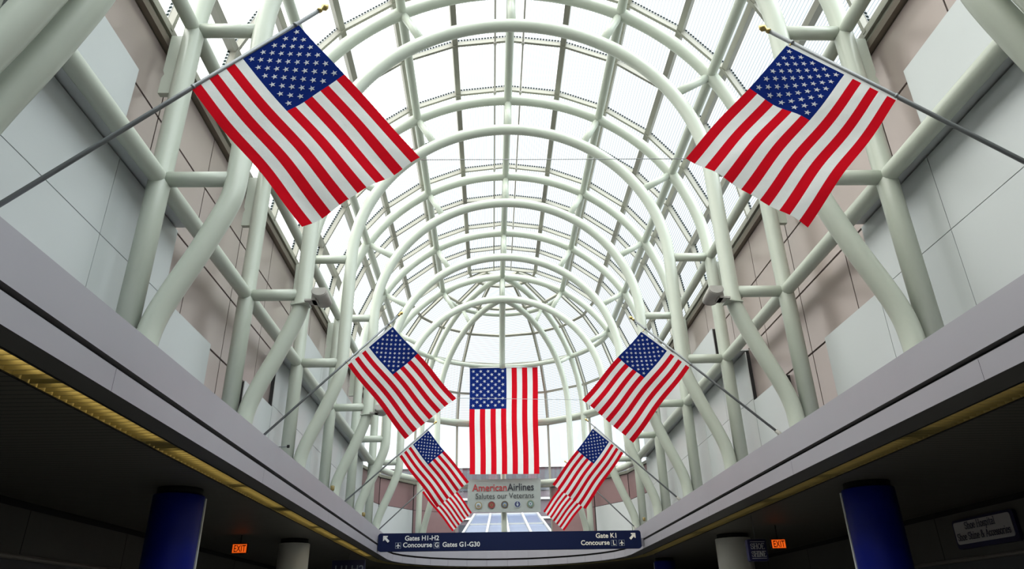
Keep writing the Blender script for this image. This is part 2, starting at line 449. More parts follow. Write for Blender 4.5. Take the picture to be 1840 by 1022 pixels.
# concourse side walls
for side, X, zr, nm in ((-1, XWL, 1.30, 'wall_concourse_left'), (1, XWR, 1.12, 'wall_concourse_right')):
    root = thing(nm, None, None, (X, 15, -H), kind='structure')
    b = MB(); b.box((X, Y0, zr), (X + side * .2, YEND, ZL), 'bulkhead')
    b.box((X - side * .012, Y0, ZB - .13), (X, YEND, ZB), 'slot_black')
    for y in range(3, 43, 4):
        b.box((X - side * .004, y - .6, zr), (X, y - .585, ZB - .13), 'slot_black')
    b.build('bulkhead', root)
    b = MB(); b.tube([(X - side * .03, Y0, zr), (X - side * .03, YEND, zr)], .05, 'bulkhead_rail', 10); b.build('rail', root)
    b = MB(); b.box((X, Y0, -H), (X + side * .2, YEND, zr), 'shopfront'); b.build('shopfront', root)
b = MB(); b.box((XWL, YEND, -H), (XWR, YEND + .2, ZL), 'bulkhead'); b.build('wall_end', None, 'structure')
b = MB(); b.box((XWL, Y0 - .2, -H), (XWR, Y0, ZL), 'bulkhead')
b.face([(-6.1, Y0, ZL)] + [(x, Y0, z) for x, y, z in arc(6.1, -90, 90, 24, Y0, HC)] + [(6.1, Y0, ZL)], 'panel_grey'); b.build('wall_back', None, 'structure')

# upper walls of the hall: panelled, with stepped raised panels
JY = [-9, -7, -5, -3, -1, 1, 3, 5, 7, 9, 11, 13, 15, 17, 19, 21, 23, 25, 27, 28.66]
JZ = [3.0, 4.70, 5.97, 7.30, 8.42]
raised = [(-8.9, 8.05, 6.12, 7.40), (-8.9, 10.15, 2.95, 5.90), (10.151, 12.2, 2.95, 4.70),
          (14.2, 16.185, 2.95, 4.66), (16.2, 28.6, 2.95, 5.90), (18.35, 28.6, 6.12, 7.40)]
cuts = {0: [8.15 - 8, 8.12 - 4, 6.2 - 6], 1: [.15, 4.15, 8.15], 4: [18.2, 20.2, 22.2, 24.2, 26.2], 5: [20.4, 22.4, 24.4, 26.4]}
for side, nm in ((-1, 'wall_left'), (1, 'wall_right')):
    root = thing(nm, None, None, (side * WX, 10, ZL), kind='structure')
    b = MB(); b.box((side * (WX + .05), Y0, 2.9), (side * (WX + .2), YA, 8.55), 'panel_backing')
    for y0, y1 in zip(JY, JY[1:]):
        for z0, z1 in zip(JZ, JZ[1:]):
            b.box((side * WX, y0 + .024, z0 + .020), (side * (WX + .05), y1 - .006, z1 - .020), 'panel_inset')
    b.build('panel_sheet', root)
    for i, (y0, y1, z0, z1) in enumerate(raised):
        b = MB(); ys = [y0] + [c for c in cuts.get(i, []) if y0 < c < y1] + [y1]
        zs = [z0, 4.70, z1] if z0 < 4 and z1 > 5 else [z0, z1]
        b.box((side * (WX - .09), y0 + .02, z0 + .02), (side * WX, y1 - .02, z1 - .02), 'panel_backing')
        for a, c in zip(ys, ys[1:]):
            for d, e in zip(zs, zs[1:]):
                b.box((side * (WX - .11), a + .006, d + .006), (side * (WX - .09), c - .006, e - .006), 'panel_grey')
        b.build('raised_panel', root)
    b = MB()
    for y0, y1 in ((-8.9, 10.1), (16.2, 28.6)):
        b.tube([(side * (WX - .27), y0, 5.985), (side * (WX - .27), y1, 5.985)], .045, 'fascia', 12); b.box((side * (WX - .26), y0, 5.93), (side * (WX - .005), y1, 5.965), 'panel_grey')  # shelf behind the rail added to cast shade on the panel below
    b.build('rail', root)
    b = MB(); b.box((side * (WX - .10), Y0, 8.42), (side * (WX + .2), YA, 8.56), 'sill_bronze')
    b.box((side * (WX - .02), Y0, 8.56), (side * (WX + .12), YA, 8.72), 'glazing_bar'); b.build('sill', root)

# ------------------------------------------------------------------ skylight: ribbed sheets, bars and rafters per bay
def vp(a, rad, y): return (rad * math.sin(math.radians(a)), y, HC + rad * math.cos(math.radians(a)))
ANG = list(range(-90, 91, 15))
fid = 2 * RG * math.sin(math.radians(7.5))
ys = [Y0] + [Y1 + BAY * k for k in range(-4, 6)]
wn = 1
for y0, y1 in zip(ys, ys[1:]):
    root = thing('window_%d' % wn, None, None, (0, y0, HC + RG), kind='structure'); wn += 1
    b = MB()
    for i, (a0, a1) in enumerate(zip(ANG, ANG[1:])):
        b.face([vp(a0, RG, y0), vp(a1, RG, y0), vp(a1, RG, y1), vp(a0, RG, y1)], 'ribbed_sheet', False,
               [(i * fid + .001, 0), ((i + 1) * fid, 0), ((i + 1) * fid, y1 - y0), (i * fid + .001, y1 - y0)])
    b.build('glazing', root)
    b = MB()
    for a in ANG:
        b.bar(vp(a, RG - .09, y0), vp(a, RG - .09, y1), .15, .16, 'glazing_bar', Vector((math.sin(math.radians(a)), 0, math.cos(math.radians(a)))))
    b.build('glazing_bars', root)
    mids = [y0 + (y1 - y0) / 2, y1 - .02] if y1 > YA - 1 else [y0 + (y1 - y0) / 2, y1]
    for y in mids:
        b = MB()
        for i, (a0, a1) in enumerate(zip(ANG, ANG[1:])):
            am = math.radians((a0 + a1) / 2); n_ = Vector((math.sin(am), 0, math.cos(am)))
            b.bar(vp(a0, RG - .115, y), vp(a1, RG - .115, y), .075, .13, 'glazing_bar', n_)
            for dy in (-.05, .05):
                b.face([vp(a0, RG - .055, y + dy), vp(a1, RG - .055, y + dy), vp(a1, RG - .005, y + dy), vp(a0, RG - .005, y + dy)], 'closure_strip', False,
                       [(i * fid + .001, 0), ((i + 1) * fid, 0), ((i + 1) * fid, .05), (i * fid + .001, .05)])
        b.build('rafter', root)

# half dome glazing
def dp(az, pol, rad):
    A, P = math.radians(az), math.radians(pol)
    return (rad * math.sin(P) * math.sin(A), YA + rad * math.sin(P) * math.cos(A), HC + rad * math.cos(P))
AZ = [-90 + 22.5 * i for i in range(9)]
POL = [7.5, 15, 30, 45, 60, 75, 90]
root = thing('window_%d' % wn, None, None, (0, YA, HC + RG), kind='structure'); wn += 1
b = MB()
for a0, a1 in zip(AZ, AZ[1:]):
    for p0, p1 in zip([1] + POL, POL):
        u0, u1 = RG * math.radians(p0), RG * math.radians(p1)
        b.face([dp(a0, p0, RG), dp(a1, p0, RG), dp(a1, p1, RG), dp(a0, p1, RG)], 'ribbed_sheet', False, [(u0, 0), (u0, 1), (u1, 1), (u1, 0)])
b.build('glazing', root)
b = MB()
for a in AZ[1:-1]:
    for p0, p1 in zip(POL, POL[1:]):
        P, Q = Vector(dp(a, p0, RG - .09)), Vector(dp(a, p1, RG - .09)); n_ = (P + Q) / 2 - Vector((0, YA, HC))
        b.bar(P, Q, .10, .15, 'glazing_bar', n_)
        t_ = n_.cross(Q - P).normalized() * .06; r_ = n_.normalized()
        L = (Q - P).length
        for s_ in (-1, 1):
            b.face([P + t_ * s_ + r_ * .03, Q + t_ * s_ + r_ * .03, Q + t_ * s_ + r_ * .085, P + t_ * s_ + r_ * .085], 'closure_strip', False, [(0.001, 0), (L, 0), (L, .05), (.001, .05)])
b.build('glazing_bars', root)
for p in POL:
    b = MB()
    for a0, a1 in zip(AZ, AZ[1:]):
        P, Q = Vector(dp(a0, p, RG - .10)), Vector(dp(a1, p, RG - .10))
        b.bar(P, Q, .11, .13, 'glazing_bar', (P + Q) / 2 - Vector((0, YA, HC)))
    b.build('rafter', root)

# round end below the dome: clear windows above, rose and grey panels below
def ap(az, rad, z): return (rad * math.sin(math.radians(az)), YA + rad * math.cos(math.radians(az)), z)
root = thing('window_%d' % wn, None, None, (0, YA + WX, 6), kind='structure'); wn += 1
AZ2 = [-90, -67.5, -45, -22.5, 0, 22.5, 45, 67.5, 90]
b = MB()
for a0, a1 in zip(AZ2, AZ2[1:]):
    z0 = 5.75 if abs(a0 + a1) / 2 > 25 else 3.1
    b.face([ap(a0, WX, z0), ap(a1, WX, z0), ap(a1, WX, 8.8), ap(a0, WX, 8.8)], 'clear_glass')
b.build('glazing', root)
b = MB()
for a in AZ2:
    b.box((ap(a, WX, 0)[0] - .05, ap(a, WX, 0)[1] - .05, 5.7 if abs(a) > 30 else 3.1), (ap(a, WX, 0)[0] + .05, ap(a, WX, 0)[1] + .05, 8.8), 'glazing_bar')
for z in (5.78, 8.74):
    for a0, a1 in zip(AZ2, AZ2[1:]):
        b.bar(ap(a0, WX - .03, z), ap(a1, WX - .03, z), .10, .12, 'glazing_bar')
b.build('glazing_bars', root)
root = thing('wall_end_round', None, None, (0, YA + WX, ZL), kind='structure')
for a0, a1 in zip(AZ2, AZ2[1:]):
    if abs(a0 + a1) / 2 < 25: continue
    b = MB(); low, hi = ('panel_grey', 'panel_rose') if abs(a0 + a1) / 2 > 50 else ('panel_rose', 'panel_rose')
    g = .25
    b.face([ap(a0 + g, WX - .04, 3.0), ap(a1 - g, WX - .04, 3.0), ap(a1 - g, WX - .04, 4.6), ap(a0 + g, WX - .04, 4.6)], low)
    b.face([ap(a0 + g, WX - .04, 4.62), ap(a1 - g, WX - .04, 4.62), ap(a1 - g, WX - .04, 5.7), ap(a0 + g, WX - .04, 5.7)], hi)
    b.face([ap(a0, WX, 2.95), ap(a1, WX, 2.95), ap(a1, WX, 5.75), ap(a0, WX, 5.75)], 'panel_backing')
    b.build('end_panel', root)

# ------------------------------------------------------------------ steel frames
KINK = [(5.03, 2.9), (5.06, 3.1), (5.055, 3.33), (5.03, 3.55), (4.965, 3.80), (4.82, 4.17), (4.64, 4.58), (4.485, 4.97), (4.345, 5.35), (4.275, 5.62), (4.255, 5.9), (4.255, 6.4), (4.255, 7.5), (4.255, 8.4)]
def catmull(p, n=4):
    o = []
    for i in range(len(p) - 1):
        p0, p1, p2, p3 = p[max(i - 1, 0)], p[i], p[i + 1], p[min(i + 2, len(p) - 1)]
        for j in range(n):
            t = j / n
            o.append(tuple(.5 * ((2 * p1[k]) + (-p0[k] + p2[k]) * t + (2 * p0[k] - 5 * p1[k] + 4 * p2[k] - p3[k]) * t * t + (-p0[k] + 3 * p1[k] - 3 * p2[k] + p3[k]) * t ** 3) for k in range(2)))
    return o + [p[-1]]
KS = catmull(KINK)
def make_frame(label):
    root = thing('arch_frame', label, 'steel arch', (0, 0, ZL), 'double tube arches carrying the vault')
    b = MB(); b.tube([(-RO, 0, 2.95), (-RO, 0, 6), (-RO, 0, 8)] + arc(RO, -90, 90, 64, 0, HC) + [(RO, 0, 8), (RO, 0, 6), (RO, 0, 2.95)], .155, 'white_paint', 20); b.build('outer_arch', root)
    b = MB(); b.tube([(-x, 0, z) for x, z in KS] + arc(RI, -90, 90, 64, 0, HC) + [(x, 0, z) for x, z in reversed(KS)], .155, 'white_paint', 20); b.build('inner_arch', root)
    for s in (-1, 1):
        for z in (HA, HB):
            b = MB(); b.tube([(s * RO, 0, z), (s * RI, 0, z)], .115, 'white_paint', 16); b.build('strut', root)
        for a in (30, 60):
            b = MB(); b.tube([(s * RO * math.sin(math.radians(a)), 0, HC + RO * math.cos(math.radians(a))), (s * RI * math.sin(math.radians(a)), 0, HC + RI * math.cos(math.radians(a)))], .10, 'white_paint', 16); b.build('strut', root)
        b = MB(); b.prism([(0, 7.45), (.22, 7.45), (.22, 7.75), (.19, 7.82), (.22, 7.9), (.22, 8.62), (0, 8.62)], (s * (RO + .1), -.05, 0), (s * (RO + .1), .05, 0), (s, 0, 0), (0, 0, 1), 'white_paint'); b.build('bracket_plate', root)
    b = MB(); b.tube([(0, 0, HC + RO), (0, 0, HC + RI)], .10, 'white_paint', 16); b.build('strut', root)
    return root
ORD = ['closest double white tube arch, only bent legs in view at both top corners',
       'double white tube arch just behind the first pair of large slanted flags',
       'double white tube arch carrying the first pair of grey floodlights, just before the second flags',
       'double white tube arch just behind the second pair of slanted flags',
       'double white tube arch with the third pair of slanted flags close behind it',
       'double white tube arch second from the half dome',
       'double white tube arch at the mouth of the half dome, where the curved ribs start']
f0 = make_frame(ORD[0]); f0.location.y = Y1 - BAY
for k in range(1, 7): copy_tree(f0, BAY * k, ORD[k])
f0.location.y += .27
copy_tree(f0, -.385, 'double tube arch hugging the closest one, only one bent leg showing at the top left')

PG = 'lengthwise tubes tying the arches'
PL = {0: 'white tube running along the crown of the vault between the two sprinkler pipes',
      -30: 'white lengthwise tube just left of the vault crown', 30: 'white lengthwise tube just right of the vault crown',
      -60: 'white lengthwise tube on the left haunch of the vault', 60: 'white lengthwise tube on the right haunch of the vault'}
def purlin(pts, r, label):
    b = MB(); b.tube(pts, r, 'white_paint', 16); return tag(b.build('purlin'), label, 'steel tube', PG)
for a in (-60, -30, 0, 30, 60):
    purlin([vp(a, RO, y) for y in (0, 10, 20, YA)], .115, PL[a])
for s, n in ((-1, 'left'), (1, 'right')):
    purlin([(s * RO, y, HB) for y in (0, 10, 20, YA)], .115, 'upper white tube on the %s columns, level with the wall sill' % n)
    purlin([(s * RO, y, HA) for y in (0, 10, 20, YA)], .128, 'lower white tube crossing the %s columns halfway up the panelled wall' % n)

# ribs and rings of the half dome
RL = {(-45, 1): 'outer white curved rib of the half dome left of its centre', (0, 1): 'outer white curved rib down the middle of the half dome, behind the big flag',
      (45, 1): 'outer white curved rib of the half dome right of its centre', (-45, 0): 'inner white curved rib of the half dome left of the big flag',
      (45, 0): 'inner white curved rib of the half dome right of the big flag', (0, 0): 'inner white curved rib down the middle, ending over the big flag'}
for (az, o), lab in RL.items():
    rad = RO if o else RI
    A = math.radians(az); dx, dy = math.sin(A), math.cos(A)
    if o:
        pts = [dp(az, p, rad) for p in range(2, 91, 4)] + [ap(az, rad, z) for z in (8, 6, 4, 2.95)]
    elif az == 0:
        pts = [dp(az, p, rad) for p in range(2, 61, 4)]
    else:
        pts = [dp(az, p, rad) for p in range(2, 91, 4)] + [ap(az, x, z) for x, z in reversed(KS)]
    b = MB(); b.tube(pts, .13 if o else .135, 'white_paint', 18)
    tag(b.build('dome_rib'), lab, 'steel rib', 'curved ribs of the half dome')
for z, rad, lab, r in ((HC + RO * .866, RO * .5, 'smallest white ring tube high in the half dome', .10), (HC + RO * .5, RO * .866, 'white ring tube round the half dome just above the big flag', .11),
                       (HC, RO, 'white ring tube at the foot of the half dome over the clear windows', .12), (HA, RO, 'lowest white ring tube, behind the grey salute banner', .128)):
    b = MB(); b.tube([ap(a, rad, z) for a in range(-90, 91, 5)], r, 'white_paint', 16)
    tag(b.build('ring_tube'), lab, 'steel ring', 'ring tubes of the half dome')
for s, n in ((-1, 'left'), (1, 'right')):
    for p, q in ((30, 'upper'), (60, 'lower')):
        b = MB(); b.tube([dp(s * 45, p, RO), dp(s * 45, p, RI)], .085, 'white_paint', 14)
        tag(b.build('dome_strut'), '%s short strut between the two %s dome ribs' % (q, n), 'steel strut', 'struts of the half dome')

# ------------------------------------------------------------------ flags
def flag_cloth(corners, Y, seed, amp=.045, star_up=None, sag=.02):
    """corners: canton end of hoist, other hoist end, fly end below the canton edge, fly end of the other edge, as (x,z)"""
    A, B, C_, D_ = [Vector((x, Y, z)) for x, z in corners]
    rnd = random.Random(seed); ph = [rnd.uniform(0, 6.28) for _ in range(6)]; k1 = rnd.uniform(1.2, 1.9); k2 = rnd.uniform(2.6, 3.6)
    hv = (B - A).normalized()
    def P(u, v):
        p = (A * (1 - u) + B * u) * (1 - v) + (C_ * (1 - u) + D_ * u) * v
        loose = min(1, v * 3.5)
        w = math.sin(v * k1 * 6.28 + u * 1.6 + ph[0]) * .6 + math.sin(u * k2 * 3.1 + v * 3 + ph[1]) * .4 + .35 * math.sin(u * 11 + v * 5 + ph[2]) * v
        p = p + Vector((0, amp * loose * w, 0))
        p = p + hv * (sag * math.sin(v * 6.28 + ph[3] * .25) * math.sin(min(v, 1) * 3.14))
        fold = .010 * math.sin(u * 20 + v * 6 + ph[4]) * v
        return p + Vector((0, fold, 0))
    b = MB(); NU, NV, CV = 26, 60, 24
    grid = {}
    for i in range(NU + 1):
        for j in range(NV + 1):
            grid[i, j] = len(b.v); b.v.append(P(i / NU, j / NV))
    for i in range(NU):
        for j in range(NV):
            st = i * 13 // NU
            m = 'cloth_blue' if st < 7 and j < CV else ('cloth_red' if st % 2 == 0 else 'cloth_white')
            b.idx(0, [(grid[i, j], grid[i + 1, j], grid[i + 1, j + 1], grid[i, j + 1])], m, True)
    hu = (B - A).length; fv = (C_ - A).length
    st_r = .028
    for r in range(9):
        u = 7 / 13 * (r + 1) / 10
        for c in range(6 if r % 2 == 0 else 5):
            v = .4 * ((2 * c + 1) if r % 2 == 0 else (2 * c + 2)) / 12
            for off in (-.005, .005):
                pts = []
                for q in range(10):
                    a = math.pi / 2 + math.pi * q / 5 + (star_up or 0); rr = st_r if q % 2 == 0 else st_r * .40
                    pts.append(P(u - rr * math.sin(a), v + rr * math.cos(a) * hu / fv) + Vector((0, off, 0)))
                c0 = P(u, v) + Vector((0, off, 0)); k = len(b.v); b.v += [c0] + pts
                b.idx(k, [(0, q + 1, (q + 1) % 10 + 1) for q in range(10)], 'cloth_white', True)
    return b, P

FL = [  # base, tip (x,z); canton hoist end, lower hoist end, canton-side fly end, lower fly end
 (5.15, (-4.88, 3.100), (-2.254, 5.505), [(-2.439, 5.304), (-3.330, 4.501), (-1.201, 3.705), (-2.162, 3.022)], 'large American flag on a slanted pole, first on the left wall'),
 (5.15, (4.88, 3.200), (2.194, 5.256), [(2.341, 5.058), (3.262, 4.378), (1.168, 3.711), (2.145, 3.009)], 'large American flag on a slanted pole, first on the right wall'),
 (13.05, (-4.88, 3.128), (-2.414, 5.608), [(-2.524, 5.356), (-3.352, 4.561), (-1.243, 3.878), (-2.180, 3.104)], 'mid-sized American flag on a slanted pole, second on the left wall'),
 (13.05, (4.88, 3.086), (2.304, 5.464), [(2.436, 5.197), (3.315, 4.436), (1.160, 3.813), (2.066, 2.979)], 'mid-sized American flag on a slanted pole, second on the right wall'),
 (20.95, (-4.88, 3.131), (-2.283, 5.449), [(-2.451, 5.232), (-3.281, 4.475), (-1.228, 3.704), (-2.146, 3.011)], 'small American flag on a slanted pole, third on the left wall'),
 (20.95, (4.88, 3.103), (2.352, 5.461), [(2.487, 5.220), (3.349, 4.472), (1.192, 3.601), (2.120, 2.892)], 'small American flag on a slanted pole, third on the right wall'),
 (27.8, (-4.88, 3.160), (-2.25, 5.56), [(-2.430, 5.300), (-3.229, 4.561), (-1.322, 3.790), (-2.052, 3.124)], 'last American flag on the left, mostly hidden behind the third one'),
 (27.8, (4.88, 3.099), (2.36, 5.61), [(2.52, 5.270), (3.357, 4.471), (1.389, 3.788), (2.142, 3.067)], 'last American flag on the right, mostly hidden behind the third one'),
]
for i, (Y, base, tip, cor, lab) in enumerate(FL):
    root = thing('flag', lab, 'flag', (base[0], Y, base[1]), 'American flags on slanted poles')
    d = Vector((tip[0] - base[0], 0, tip[1] - base[1])).normalized(); n_ = Vector((-d.z, 0, d.x))
    if n_.z < 0: n_ = -n_
    B0, T0 = Vector((base[0], Y, base[1])), Vector((tip[0], Y, tip[1]))
    b = MB(); b.tube([B0 + d * .02, T0], [.024, .020], 'pole_grey', 12); pole = b.build('flagpole', root)
    b = MB(); b.tube([T0 - d * .02, T0 + d * .01, T0 + d * .02, T0 + d * .05, T0 + d * .08, T0 + d * .105], [.024, .026, .016, .036, .03, .004], 'brass', 12); sub(b, 'finial', pole)
    b = MB(); s_ = 1 if base[0] > 0 else -1
    b.box((base[0] - .05, Y - .05, ZL), (base[0] + .05, Y + .05, ZL + .03), 'floodlight_grey')
    b.tube([B0 - d * .08, B0 + d * .12], .038, 'floodlight_grey', 12); b.box((base[0] - .025, Y - .03, ZL), (base[0] + .025, Y + .03, base[1] + .02), 'floodlight_grey'); b.build('pole_bracket', root)
    cb, P = flag_cloth(cor, Y, 11 + i); cl = cb.build('cloth', root)
    b = MB(); hd = []
    out = (Vector((cor[0][0], Y, cor[0][1])) - Vector((cor[2][0], Y, cor[2][1]))).normalized() * .045
    for j in range(13):
        b.face([P(j / 13, 0), P((j + 1) / 13, 0), P((j + 1) / 13, 0) + out, P(j / 13, 0) + out], 'cloth_white')
    sub(b, 'heading', cl)
    for u in (.02, .98):
        p = P(u, 0) + out * .5; t = (p - B0).dot(d); q = B0 + d * t
        b = MB(); b.tube([p, q], .008, 'brass', 8); b.tube([q - d * .012, q + d * .012], .027, 'pole_grey', 12); b.build('clip', root)

# big hanging flag and salute banner in the round end
root = thing('flag', 'very large American flag hanging straight down in the middle, stripes vertical', 'flag', (0.08, 33.1, 11.36))
cb, P = flag_cloth([(-1.595, 11.34), (1.755, 11.36), (-1.57, 6.20), (1.65, 6.18)], 33.1, 5, .05, None, .02); cb.build('cloth', root)
b = MB(); b.tube([(-1.62, 33.1, 11.36), (1.78, 33.1, 11.375)], .03, 'wire_grey', 10); b.build('hanging_rod', root)
for x in (-1.4, 0.0, 1.55):
    b = MB(); zt = 11.47; b.tube([(x, 33.1, 11.36), (x * .98, 33.22, zt)], .012, 'wire_grey', 8); b.build('hanger', root)

BY = 33.5
root = thing('banner', 'pale grey salute banner with five round seals under the big flag', 'banner', (0, BY, 4.55))
b = MB(); NX, NZ = 24, 12
ca, cb2, cc, cd = (-1.664, 6.03), (1.734, 6.045), (1.676, 4.54), (-1.681, 4.585)
def BP(u, v, o=0.0):
    x = (ca[0] * (1 - u) + cb2[0] * u) * (1 - v) + (cd[0] * (1 - u) + cc[0] * u) * v
    z = (ca[1] * (1 - u) + cb2[1] * u) * (1 - v) + (cd[1] * (1 - u) + cc[1] * u) * v
    return Vector((x, BY - .012 * math.sin(u * 9) * math.sin(v * 5 + 1) - o, z))
g = {}
for i in range(NX + 1):
    for j in range(NZ + 1):
        g[i, j] = len(b.v); b.v.append(BP(i / NX, j / NZ))
b.idx(0, [(g[i, j], g[i + 1, j], g[i + 1, j + 1], g[i, j + 1]) for i in range(NX) for j in range(NZ)], 'banner_grey', True)
sheet = b.build('sheet', root)
exb, eyb = Vector((1, 0, .003)).normalized(), Vector((0, 0, 1))
def bx(px): return -1.664 + (px - 841) / 130.0 * 3.39
b = MB(); put_text(b, 'American', .46, (bx(849), BY - .035, 5.50), exb, eyb, 'print_red', bold=.012, fit=1.60); b.build('lettering', root)
b = MB(); put_text(b, 'Airlines', .46, (bx(911.5), BY - .035, 5.505), exb, eyb, 'print_navy', bold=.014, fit=1.23); b.build('lettering', root)
b = MB(); put_text(b, 'Salutes our Veterans', .36, (bx(854.5), BY - .035, 5.155), exb, eyb, 'print_black', fit=2.68); b.build('lettering', root)
def disc(mb, c, r0, r1, mat, y, n=28):
    for j in range(n):
        t0, t1 = 2 * math.pi * j / n, 2 * math.pi * (j + 1) / n
        mb.face([(c[0] + r0 * math.cos(t0), y, c[1] + r0 * math.sin(t0)), (c[0] + r1 * math.cos(t0), y, c[1] + r1 * math.sin(t0)), (c[0] + r1 * math.cos(t1), y, c[1] + r1 * math.sin(t1)), (c[0] + r0 * math.cos(t1), y, c[1] + r0 * math.sin(t1))], mat)
SEALS = [(860, 'seal_gold', 'seal_pale', .165, .125), (883, 'seal_brown', 'seal_red', .165, .145), (906, 'seal_brown', 'seal_pale', .165, .105), (928.5, 'seal_pale', 'seal_blue', .15, .128), (951.5, 'seal_gold', 'seal_teal', .165, .15)]
for k, (px, m0, m1, R0, R1) in enumerate(SEALS):
    c = (bx(px), 4.87 + .008 * k); b = MB()
    disc(b, c, R1, R0, m0, BY - .03); disc(b, c, .001, R1, m1, BY - .031)
    if k == 0:
        b.box((c[0] - .08, BY - .036, c[1] - .05), (c[0] + .08, BY - .033, c[1] - .01), 'seal_gold'); b.box((c[0] - .06, BY - .036, c[1]), (c[0] + .03, BY - .033, c[1] + .04), 'seal_steel'); b.box((c[0] - .06, BY - .036, c[1] - .09), (c[0] + .06, BY - .033, c[1] - .065), 'seal_red')
    if k == 1:
        disc(b, c, .045, .06, 'seal_gold', BY - .034); disc(b, c, .001, .03, 'seal_brown', BY - .034)
    if k == 2:
        disc(b, c, .06, .105, 'seal_steel', BY - .034); disc(b, (c[0], c[1] - .02), .001, .05, 'seal_gold', BY - .035)
    if k == 3:
        b.face([(c[0] - .05, BY - .034, c[1] + .03), (c[0] + .05, BY - .034, c[1] + .03), (c[0] + .04, BY - .034, c[1] - .05), (c[0], BY - .034, c[1] - .09), (c[0] - .04, BY - .034, c[1] - .05)], 'seal_pale'); disc(b, (c[0], c[1] + .075), .001, .03, 'seal_pale', BY - .034)
    if k == 4:
        disc(b, c, .001, .075, 'seal_pale', BY - .034); disc(b, c, .001, .03, 'seal_blue', BY - .036)
    b.build('seal', root)
for x, z in ((-1.63, 6.0), (1.70, 6.01)):
    b = MB(); b.tube([(x, BY, z), (x * 1.03, YA + RO - .1, HA + .02)], .01, 'wire_grey', 8); b.build('tie', root)

# thin wires holding the fly corners across the hall
for i, lab in ((0, 'thin wire across the hall between the first pair of flags'), (2, 'thin wire across the hall between the second pair of flags')):
    a, c = FL[i], FL[i + 1]
    b = MB(); b.tube([(a[3][2][0], a[0], a[3][2][1]), (c[3][2][0], c[0], c[3][2][1])], .004, 'wire_grey', 6); tag(b.build('stay_wire'), lab, 'wire', 'stay wires')

# sprinkler pipes under the crown
for x, lab in ((-.388, 'thin grey pipe along the vault just left of the crown tube'), (.387, 'thin grey pipe along the vault just right of the crown tube')):
    root = thing('sprinkler_pipe', lab, 'pipe', (x, 15, 14.5), 'pipes under the vault crown')
    b = MB(); b.tube([(x, 0, 14.48), (x, YA, 14.48)], .026, 'floodlight_grey', 10); b.build('pipe', root)
    for k in range(2, 11):
        y = 4.66 + (k - 1) * 2 + 2
        b = MB(); b.tube([(x, y - .06, 14.47), (x, y + .06, 14.47)], .045, 'floodlight_grey', 10); b.box((x - .012, y - .012, 14.47), (x + .012, y + .012, 14.66), 'floodlight_grey'); b.build('hanger', root)

# ------------------------------------------------------------------ blue gate sign across the opening
SY = 26.2
root = thing('sign', 'long navy gate sign with white lettering spanning the opening', 'sign', (.07, SY, 2.6))
slope = (2.813 - 2.943) / 9.3 * .35
def rrect(w, h, r, n=6):
    o = []
    for cx, cz, a0 in ((w - r, h - r, 0), (-w + r, h - r, 90), (-w + r, -h + r, 180), (w - r, -h + r, 270)):
        o += [(cx + r * math.cos(math.radians(a0 + 90 * i / n)), cz + r * math.sin(math.radians(a0 + 90 * i / n))) for i in range(n + 1)]
    return o
b = MB(); b.prism(rrect(4.63, .30, .09), (.07, SY, 2.592), (.07, SY + .18, 2.592), (1, 0, -.006), (0, 0, 1), 'sign_navy'); b.build('board', root)
exs, eys = Vector((1, 0, -.006)).normalized(), Vector((0, 0, 1))
def sx(px): return -4.582 + (px - 679) / 473.0 * 9.306
def sz(px, py):   # height on the board from the row measured along it
    top = 957 + (955 - 957) * (px - 679) / 473.0; bot = 990 + (985 - 990) * (px - 679) / 473.0
    f = (py - top) / (bot - top); return 2.892 - .006 * (sx(px) - .07) - f * .60
def sign_text(t, px0, px1, py, size, m):
    b = MB(); put_text(b, t, size, (sx(px0), SY - .012, sz(px0, py)), exs, eys, m, bold=.018, fit=sx(px1) - sx(px0)); b.build('lettering', root)
sign_text('Gates H1-H2', 727.5, 788, 970.2, .225, 'sign_letter')
sign_text('Concourse', 724.5, 776, 982.3, .225, 'sign_letter')
sign_text('G', 781, 787.5, 982.3, .225, 'sign_letter')
sign_text('Gates G1-G30', 794.5, 861, 981.8, .225, 'sign_letter')
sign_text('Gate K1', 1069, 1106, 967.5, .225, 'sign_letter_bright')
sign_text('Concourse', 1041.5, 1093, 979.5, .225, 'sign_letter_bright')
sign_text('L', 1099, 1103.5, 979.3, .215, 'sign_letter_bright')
def outline(px, py, m):
    c = Vector((sx(px), SY - .012, sz(px, py))); b = MB(); w, t = .10, .012
    for a, d in (((-w, -w), (w, -w + t)), ((-w, w - t), (w, w)), ((-w, -w), (-w + t, w)), ((w - t, -w), (w, w))):
        b.box((c.x + a[0], SY - .012, c.z + a[1]), (c.x + d[0], SY - .006, c.z + d[1]), m)
    b.build('pictogram_border', root)
def plane_icon(px, py, m):
    c = Vector((sx(px), SY - .014, sz(px, py)))
    half = [(0, .085), (.012, .07), (.014, .03), (.075, -.015), (.075, -.032), (.014, -.012), (.011, -.055), (.03, -.072), (.03, -.084), (0, -.076)]
    b = MB(); b.face([c + exs * x + eys * z for x, z in half], m); b.face([c + exs * -x + eys * z for x, z in reversed(half)], m); b.build('aircraft_pictogram', root)
outline(784.3, 979.0, 'sign_outline'); outline(716.2, 979.3, 'sign_outline'); outline(1101.2, 976.2, 'sign_outline'); outline(1115.2, 976, 'sign_outline')
plane_icon(716.2, 979.3, 'sign_letter'); plane_icon(1115.2, 976, 'sign_letter_bright')
